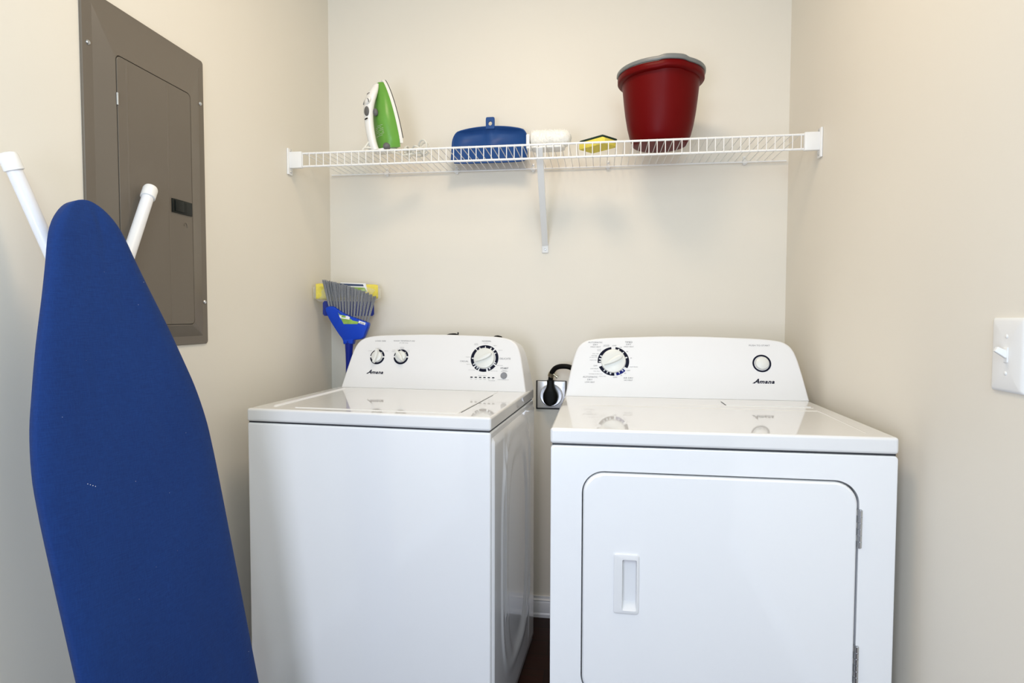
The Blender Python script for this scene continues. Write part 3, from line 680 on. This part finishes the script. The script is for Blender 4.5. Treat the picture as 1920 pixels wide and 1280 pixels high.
hol = [(0.001+0.0068*math.cos(t), 0.148+0.0078*math.sin(t)) for t in [2*math.pi*k/16 for k in range(16)]]
fill_holes(bm, [[Vector((x, yy, z)) for x, z in tabo], [Vector((x, yy, z)) for x, z in hol]])
tab = obj('hanging_tab', bm, 'pan', pan, smooth=False); md = tab.modifiers.new('thickness', 'SOLIDIFY'); md.thickness = 0.007; md.offset = 0
md = tab.modifiers.new('soft', 'BEVEL'); md.width = 0.0012; md.segments = 2

# ------------------------------------------------------------------ fluffy duster head
dus = thing('duster_head', 'fluffy white duster head lying on the shelf right of the dustpan', 'duster', (0.8975, -0.238, DECK))
bm = B(); lp = rrect(-0.066, -0.030, 0.052, 0.030, 0.022, 6)
add_loft(bm, [[Vector((x*k, y*k, z)) for x, y in lp] for z, k in ((0.0, 0.92), (0.002, 1.0), (0.008, 1.02), (0.012, 0.96))])
add_box(bm, (-0.0775, -0.024, 0.001), (-0.066, 0.024, 0.050), 0.003, 3); obj('backing_plate', bm, 'white_plastic', dus)
bm = B(); nr, nk = 34, 40; rings = []
def fluff_pt(t, k, extra=0.0):
    x = -0.066+0.140*t; e = math.sqrt(max(0, 1-abs(max(0, (t-0.78)/0.22))**2.4)) * math.sqrt(max(0.0, 1-max(0, (0.06-t)/0.06)**2))
    a = 2*math.pi*k/nk
    r = (0.0285 + 0.0022*noise.noise(Vector((t*22, math.cos(a)*4, math.sin(a)*4))) + extra)*max(e, 0.05)
    return Vector((x, r*1.08*math.cos(a), 0.0375 + r*0.98*math.sin(a)))
for i in range(nr+1): rings.append([fluff_pt(i/nr, k) for k in range(nk)])
add_loft(bm, rings)
rnd = random.Random(3)
for _ in range(5200):
    t = rnd.random(); k = rnd.random()*nk; p = fluff_pt(t, k, -0.001); q = fluff_pt(min(1, t+rnd.uniform(-.02, .03)), k+rnd.uniform(-1.2, 1.2), rnd.uniform(0.002, 0.0055))
    if q.z < 0.008: continue
    s = Vector((rnd.uniform(-1, 1), rnd.uniform(-1, 1), rnd.uniform(-1, 1))).normalized()*0.0006
    bm.faces.new([bm.verts.new(p-s), bm.verts.new(p+s), bm.verts.new(q)])
obj('fluffy_pad', bm, 'fluff', dus, recalc=False, angle=180)

# ------------------------------------------------------------------ kitchen sponge
sp = thing('sponge', 'yellow sponge with dark green scouring side lying on the shelf beside the bucket', 'sponge', (1.0600, -0.2350, DECK), R(-40))
def pad(z0, z1, mat, name, k=1.0):
    bm = B(); lp = rrect(-0.055*k, -0.036*k, 0.055*k, 0.036*k, 0.006, 4); rings = []
    for z, s in ((z0, 0.97), (z0+0.002, 1.0), (z1-0.002, 1.0), (z1, 0.97)): rings.append([Vector((x*s, y*s, z + 0.010*max(0, 1-(x/0.055)**2)-0.002 if z > 0.004 else z)) for x, y in lp])
    add_loft(bm, rings); return obj(name, bm, mat, sp)
pad(0.0, 0.022, 'sponge', 'foam'); pad(0.0222, 0.029, 'scour', 'scouring_layer', 1.0)

# ------------------------------------------------------------------ red bucket
bk = thing('bucket', 'dark red plastic bucket with grey handle at the right of the shelf', 'bucket', (1.2625, -0.2350, DECK), R(12))
def spout(a):   # front pouring bulge, angle measured from the front
    return math.exp(-(a/0.30)**6)
def bring(r, z, bump=1.0, seg=72):
    out = []
    for k in range(seg):
        th = 2*math.pi*k/seg; fa = (th + math.pi/2 + math.pi) % (2*math.pi) - math.pi
        rr = r + 0.0045*bump*spout(fa)
        out.append(Vector((rr*math.cos(th), rr*math.sin(th)*0.98, z + 0.0028*bump*spout(fa)*(1 if z > 0.15 else 0))))
    return out
bm = B()
body = [(0.078, 0.0, 0), (0.086, 0.001, 0), (0.0905, 0.006, 0), (0.099, 0.030, 0), (0.1065, 0.060, 0), (0.1135, 0.10, 0), (0.1185, 0.14, 0.05), (0.1225, 0.18, 0.2), (0.1255, 0.202, 0.8),
        (0.1375, 0.204, 1.0), (0.1395, 0.207, 1.0), (0.1395, 0.222, 1.0), (0.1375, 0.2245, 1.0), (0.130, 0.2245, 1.0), (0.126, 0.220, 0.9), (0.119, 0.17, 0.2), (0.104, 0.06, 0), (0.088, 0.006, 0), (0.04, 0.004, 0)]
add_loft(bm, [bring(*b) for b in body]); obj('body', bm, 'red', bk, angle=50)
bm = B(); ring = []
for k in range(61):
    fa = R(-104+208*k/60); th = fa - math.pi/2
    g = spout(fa); rr = 0.1385+0.0045*g
    c = Vector((rr*math.cos(th), rr*math.sin(th)*0.98, 0.2275+0.0028*g + 0.004)); rad = Vector((math.cos(th), math.sin(th), 0))
    h = 0.0064+0.0014*g; w = 0.0045+0.001*g
    ring.append([c + rad*(w*math.copysign(abs(math.cos(t))**0.6, math.cos(t))) + Vector((0, 0, h*math.copysign(abs(math.sin(t))**0.6, math.sin(t)))) for t in [2*math.pi*j/12 for j in range(12)]])
add_loft(bm, ring); obj('handle', bm, 'grey', bk, angle=50)
for s in (-1, 1):
    bm = B(); fa = R(104*s); th = fa-math.pi/2; c = Vector((0.131*math.cos(th), 0.131*math.sin(th)*0.98, 0.222)); add_box(bm, c-Vector((0.008, 0.008, 0.010)), c+Vector((0.008, 0.008, 0.014)), 0.004, 3); obj('handle_hinge', bm, 'grey', bk)

# ------------------------------------------------------------------ ironing board leaning on the left wall
N0 = Vector((0.13992, -1.32016, 1.38199)); bn = Vector((0.974766, -0.201611, 0.095837)); bd = Vector((0.116548, 0.093478, -0.988776)); bw = Vector((0.190389, 0.974995, 0.114617))
board = thing('ironing_board', 'blue covered ironing board standing on end against the left wall', 'ironing board', (0.30, -1.19, 0))
BO = Vector((0.30, -1.19, 0))
def BP(t, w, h): return N0 + bd*t + bw*w + bn*h - BO
BT = [0, .001, .003, .006, .012, .02, .03, .042, .06, .085, .11, .17, .25, .33, .39, .46, .52, .6, .8, 1.30, 1.345, 1.365, 1.375]
BH = [.002, .009, .0155, .0215, .0300, .0385, .0470, .0550, .0635, .0715, .0785, .0970, .1230, .1460, .1615, .1725, .1757, .1770, .1775, .1780, .174, .164, .150]
sp_ = smooth_path([(a, b, 0) for a, b in zip(BT, BH)], 6); BT = [p.x for p in sp_]; BH = [p.y for p in sp_]
rows = [0, .001, .003, .006, .010, .015, .021, .028, .036, .046, .058, .072, .088] + [.105+.0175*k for k in range(72)]; rows = [t for t in rows if t < 1.37] + [1.37, 1.375]
# smooth width curve
def hw(t): return interp(t, BT, BH)
bm = B(); ncol = 44; g = []
for t in rows:
    h2 = hw(t); col = []
    tf = min(1, t/0.05)**0.5
    for j in range(ncol+1):
        s = -1+2*j/ncol; s = math.copysign(1-(1-abs(s))**1.5, s)
        edge = (1-abs(s)**10)*tf
        hh = -0.006 + 0.008*edge
        hh += 0.0016*noise.noise(Vector((t*5, s*2.2, 1.3)))*edge + 0.0007*noise.noise(Vector((t*14, s*7, 4)))*edge
        hh -= 0.0020*math.exp(-((s*h2-0.020+0.05*t)/0.006)**2)*math.exp(-(t/0.09)**2)*tf   # pulled fold near the nose
        hh += 0.0022*edge*math.sin(s*h2*60+2.5*math.sin(t*4))*min(1, max(0, (t-0.75)/0.5))
        hh += 0.0014*math.exp(-((s*h2-0.008-0.02*t)/0.004)**2)*math.exp(-((t-0.50)/0.12)**2)
        col.append(bm.verts.new(BP(t, s*h2, hh)))
    col = [bm.verts.new(BP(t, -h2*0.93, -0.030)), bm.verts.new(BP(t, -h2*1.004, -0.022))] + col + [bm.verts.new(BP(t, h2*1.004, -0.022)), bm.verts.new(BP(t, h2*0.93, -0.030))]
    g.append(col)
for i in range(len(g)-1):
    for j in range(len(g[0])): bm.faces.new((g[i][j], g[i][(j+1) % len(g[0])], g[i+1][(j+1) % len(g[0])], g[i+1][j]))
bm.faces.new(g[0]); bm.faces.new(g[-1][::-1])
obj('cover', bm, 'fabric', board, angle=75)
bm = B(); loop = [BP(t, -hw(t)*0.72, -0.036) for t in rows[14::3]] + [BP(t, hw(t)*0.72, -0.036) for t in reversed(rows[14::3])]
add_tube(bm, loop, 0.006, 8, closed=True); obj('tray_rim', bm, 'tube', board)
def leg_pts(pts): return [Vector(p)-BO for p in pts]
LEGS = [[(0.0437, -1.3675, 1.429), (0.064, -1.3233, 1.296), (0.1091, -1.2249, 1.0)], [(0.0488, -1.0522, 1.441), (0.064, -1.1226, 1.3209), (0.0894, -1.2404, 1.12)]]
for k, pts in enumerate(LEGS):
    p = leg_pts(pts); d = (p[0]-p[1]).normalized()
    lg = obj('leg', add_tube(B(), smooth_path(p, 5), 0.0125, 20), 'tube', board)
    bm = B(); e = p[0]; add_tube(bm, [e-d*0.004, e-d*0.003, e+d*0.021, e+d*0.026, e+d*0.028], [0.0145, 0.0155, 0.0155, 0.0135, 0.006], 20); obj('leg_cap', bm, 'white_plastic', lg)
c = leg_pts([(0.080, -1.235, 1.10), (0.130, -1.215, 0.70), (0.175, -1.195, 0.30)])
for s in (-0.022, 0.022):
    obj('leg', add_tube(B(), [q + bw*s for q in c], 0.010, 14), 'tube', board)
obj('foot_bar', add_tube(B(), [leg_pts([(0.182, -1.195, 0.29)])[0] + bw*s for s in (-0.15, 0.15)], 0.0115, 14), 'tube', board)

# ------------------------------------------------------------------ broom in the left corner, bristles up
def by(z): return -0.035-0.1085*z
broom = thing('broom', 'bright blue broom with grey bristles up, standing behind the washer', 'broom', (0.10, -0.035, 0))
BR0 = Vector((0.10, -0.035, 0))
def BQ(x, z, off=0.0): return Vector((x+0.005, by(z)+off, z)) - BR0
head = [(.1175, 1.0640), (.1165, 1.0760), (.1120, 1.0860), (.1010, 1.1010), (.0860, 1.1250), (.0720, 1.1480), (.0600, 1.1720), (.0530, 1.1930), (.0560, 1.2010), (.0640, 1.2050), (.0780, 1.2060), (.0900, 1.2030), (.1040, 1.1930),
        (.1230, 1.1810), (.1450, 1.1710), (.1700, 1.1620), (.1950, 1.1530), (.2130, 1.1470), (.2180, 1.1400), (.2150, 1.1280), (.2060, 1.1090), (.1980, 1.0920), (.1880, 1.0840), (.1700, 1.0810), (.1590, 1.0790), (.1560, 1.0720), (.1530, 1.0640)]
cxh = sum(p[0] for p in head)/len(head); czh = sum(p[1] for p in head)/len(head)
bm = B(); head = [(p.x, p.y) for p in smooth_path([(a, b, 0) for a, b in head], 3)]
add_loft(bm, [[BQ(cxh+(x-cxh)*k, czh+(z-czh)*k, y) for x, z in head] for y, k in ((-0.016, 0.90), (-0.014, 0.97), (-0.009, 1.0), (0.009, 1.0), (0.013, 0.96))])
bhead = obj('head', bm, 'broomblue', broom, angle=40)
bm = B(); pts = [BQ(.1355, 1.078), BQ(.1345, 1.064), BQ(.1320, 1.030), BQ(.1300, 0.99), BQ(.1270, .95), BQ(.1220, .90), BQ(.1070, .70), BQ(.080, .001)]
add_tube(bm, pts, [0.0165, 0.0155, 0.0130, 0.0120, 0.0112, 0.011, 0.011, 0.011], 18); obj('stick', bm, 'mopblue', broom)
nt = 15
for k in range(nt):
    t = k/(nt-1); root = Vector((.0660+.1440*t, 1.1990-.0560*t-0.004*math.sin(t*math.pi), 0)); tip = Vector((.0510+.1900*t, 1.3010-.0660*t+0.010*math.sin(t*math.pi*0.8), 0))
    bm = B(); rnd = random.Random(k)
    for q in range(32):
        a = rnd.uniform(0, 2*math.pi); rr = math.sqrt(rnd.random()); sx, sy = rr*math.cos(a), rr*math.sin(a); e = rnd.uniform(-0.004, 0.004)
        p0 = BQ(root.x+sx*0.0024, root.y, sy*0.004); p1 = BQ((root.x+tip.x)/2+sx*0.0042, (root.y+tip.y)/2, sy*0.006); p2 = BQ(tip.x+sx*0.0074, tip.y+e, sy*0.009)
        add_tube(bm, [p0, p1, p2], 0.0010, 4)
    obj('bristle_tuft', bm, 'bristle', broom)
def decal(pts, mat, name, off=-0.0166, par=None):
    bm = B(); bm.faces.new([bm.verts.new(BQ(x, z, off)) for x, z in pts]); return obj(name, bm, mat, par, smooth=False)
bl = decal([(.1240, 1.1400), (.1780, 1.1400), (.1840, 1.1480), (.1600, 1.1530), (.1500, 1.1610), (.1100, 1.1760), (.1040, 1.1830)], 'label_green', 'label', par=bhead)
decal([(.1120, 1.1620), (.1480, 1.1560), (.1500, 1.1660), (.1420, 1.1700), (.1080, 1.1720)], 'label_white', 'label_panel', -0.0170, bhead)
decal([(.1170, 1.1650), (.1330, 1.1630), (.1350, 1.1690), (.1200, 1.1740)], 'label_green', 'label_panel', -0.0173, bhead)
decal([(.1820, 1.1440), (.2070, 1.1360), (.2100, 1.1450), (.1850, 1.1530)], 'label_white', 'barcode_sticker', -0.0170, bhead)
bm = B()
for k in range(8):
    x = .1870+.0022*k; z = 1.1430-.0007*k; w = (0.0006, 0.0011)[k % 2]
    bm.faces.new([bm.verts.new(BQ(*p, -0.0174)) for p in ((x, z), (x+w, z-.0003), (x+w+.0015, z+.0050), (x+.0015, z+.0053))])
obj('barcode', bm, 'dark', bhead, smooth=False)

# ------------------------------------------------------------------ sponge mop behind the broom
mop = thing('sponge_mop', 'blue mop with plastic wrapped yellow sponges, in the corner behind the broom', 'mop', (0.115, -0.070, 0))
MO = Vector((0.115, -0.070, 0)); ma = Vector((0.020, -0.152, 0)); mb = Vector((0.2170, -0.050, 0)); mdir = (mb-ma).normalized(); mn = Vector((mdir.y, -mdir.x, 0)); ML = (mb-ma).length
def MP(s, n, z): return ma + mdir*(s*ML) + mn*n + Vector((0, 0, z)) - MO
def pad_loft(s0, s1, z0, z1, th, mat, name, par, rnd_=0.012):
    bm = B(); rings = []
    for i in range(13):
        t = i/12; s = s0+(s1-s0)*t; k = math.sqrt(max(0.0, 1-max(0, abs(2*t-1)-0.72)**2/0.28**2))*0.5+0.5
        c = (z0+z1)/2; hh = (z1-z0)/2*(0.86+0.14*k)
        rings.append([MP(s, th*(0.75+0.25*k)*math.copysign(abs(math.cos(a))**0.55, math.cos(a)), c+hh*math.copysign(abs(math.sin(a))**0.55, math.sin(a))) for a in [2*math.pi*j/24 for j in range(24)]])
    add_loft(bm, rings); return obj(name, bm, mat, par)
pad_loft(-0.04, 0.48, 1.231, 1.292, 0.016, 'sponge', 'sponge_pad', mop); pad_loft(0.52, 0.99, 1.235, 1.292, 0.016, 'sponge', 'sponge_pad', mop)
bm = B(); lp = rrect(0.12, 1.170, 0.96, 1.226, 0.010, 4)
def ML2(lp, n): return [MP(s, n, z) for s, z in [(a, b) for a, b in lp]]
lp = [(0.12+(x-0.12), z) for x, z in [(0.07+0.85*u, 1.170+0.056*v) for u, v in [(0.03, 0), (0.97, 0), (1, .12), (1, .88), (.97, 1), (.03, 1), (0, .88), (0, .12)]]]
add_loft(bm, [ML2(lp, 0.012), ML2(lp, -0.010)]); mh = obj('mop_frame', bm, 'mopblue', mop, angle=30)
for z in (1.182, 1.197, 1.211):
    bm = B(); q = mn.to_track_quat('Z', 'Y').to_matrix().to_4x4(); q.translation = MP(0.165, 0.012, z); add_lathe(bm, [(0.0016, 0), (0.0015, 0.0006), (0.0003, 0.0009)], q, 10); obj('rivet', bm, 'label_white', mh)
obj('stick', add_tube(B(), [MP(0.5, -0.001, 1.18), MP(0.5, 0.0, 1.06), Vector((0.055, 0.030, 0.001))], 0.0105, 14), 'mopblue', mop)
# wrapping label and clear film
bm = B()
for (s0, s1, z0, z1, mt) in ((0.36, 0.78, 1.279, 1.295, 0),):
    add_loft(bm, [[MP(s0, 0.017, 1.268), MP(s1+0.03, 0.017, 1.262), MP(s1+0.0, 0.017, 1.2945), MP(s0, 0.017, 1.2965)], [MP(s0, -0.012, 1.270), MP(s1, -0.012, 1.270), MP(s1, -0.012, 1.2965), MP(s0, -0.012, 1.2975)]])
obj('paper_label', bm, 'label_white', mop, smooth=False)
bm = B(); bm.faces.new([bm.verts.new(MP(s, 0.0176, z)) for s, z in ((0.30, 1.2850), (0.745, 1.2835), (0.735, 1.2905), (0.30, 1.2930))]); obj('label_stripe', bm, 'label_navy', mop, smooth=False)
bm = B(); bm.faces.new([bm.verts.new(MP(s, 0.0176, z)) for s, z in ((0.50, 1.2600), (0.80, 1.2640), (0.76, 1.2780), (0.50, 1.2800))]); obj('label_panel', bm, 'label_green', mop, smooth=False)
bm = B(); bm.faces.new([bm.verts.new(MP(s, 0.0180, z)) for s, z in ((0.155, 1.2820), (0.24, 1.2780), (0.24, 1.2920), (0.150, 1.2930))]); obj('label_stripe', bm, 'label_navy', mop, smooth=False)
bm = B(); bm.faces.new([bm.verts.new(MP(s, 0.0178, z)) for s, z in ((0.155, 1.2760), (0.25, 1.2680), (0.25, 1.2950), (0.148, 1.2950))]); obj('label_panel', bm, 'label_white', mop, smooth=False)
bm = B(); rings = []
for i in range(33):
    t = i/32; s = -0.085+1.13*t; k = math.sqrt(max(0, 1-abs(2*t-1)**5)); rg = []
    for j in range(28):
        a = 2*math.pi*j/28; w = 0.0025*noise.noise(Vector((t*9, math.cos(a)*2, math.sin(a)*2)))
        drop = -0.012*(math.exp(-((t-0.06)/0.12)**2)+0.7*math.exp(-((t-0.95)/0.12)**2))*(1 if math.sin(a) < 0 else 0)
        rg.append(MP(s, (0.0175*max(k, 0.15)+w)*math.cos(a) + 0.001, 1.262+drop+(0.034*max(k, 0.45)+w)*math.sin(a)))
    rings.append(rg)
add_loft(bm, rings); obj('plastic_wrap', bm, 'film', mop)

# lint caught on the board cover
rnd = random.Random(11)
lint = B()
for k in range(16):
    t = rnd.uniform(0.12, 1.0); w = rnd.uniform(-0.9, 0.9)*hw(t); p = BP(t, w, 0.0035); r = rnd.uniform(0.0002, 0.00045)
    if k < 4: p = BP(0.50+0.003*k, -0.105+0.004*k, 0.0035); r = 0.0007
    q = bn.to_track_quat('Z', 'Y').to_matrix().to_4x4(); q.translation = p
    add_lathe(lint, [(r, 0), (r*0.8, r*0.5), (r*0.1, r*0.7)], q, 6)
lo = obj('lint', lint, 'fluff', board); lo['kind'] = 'stuff'
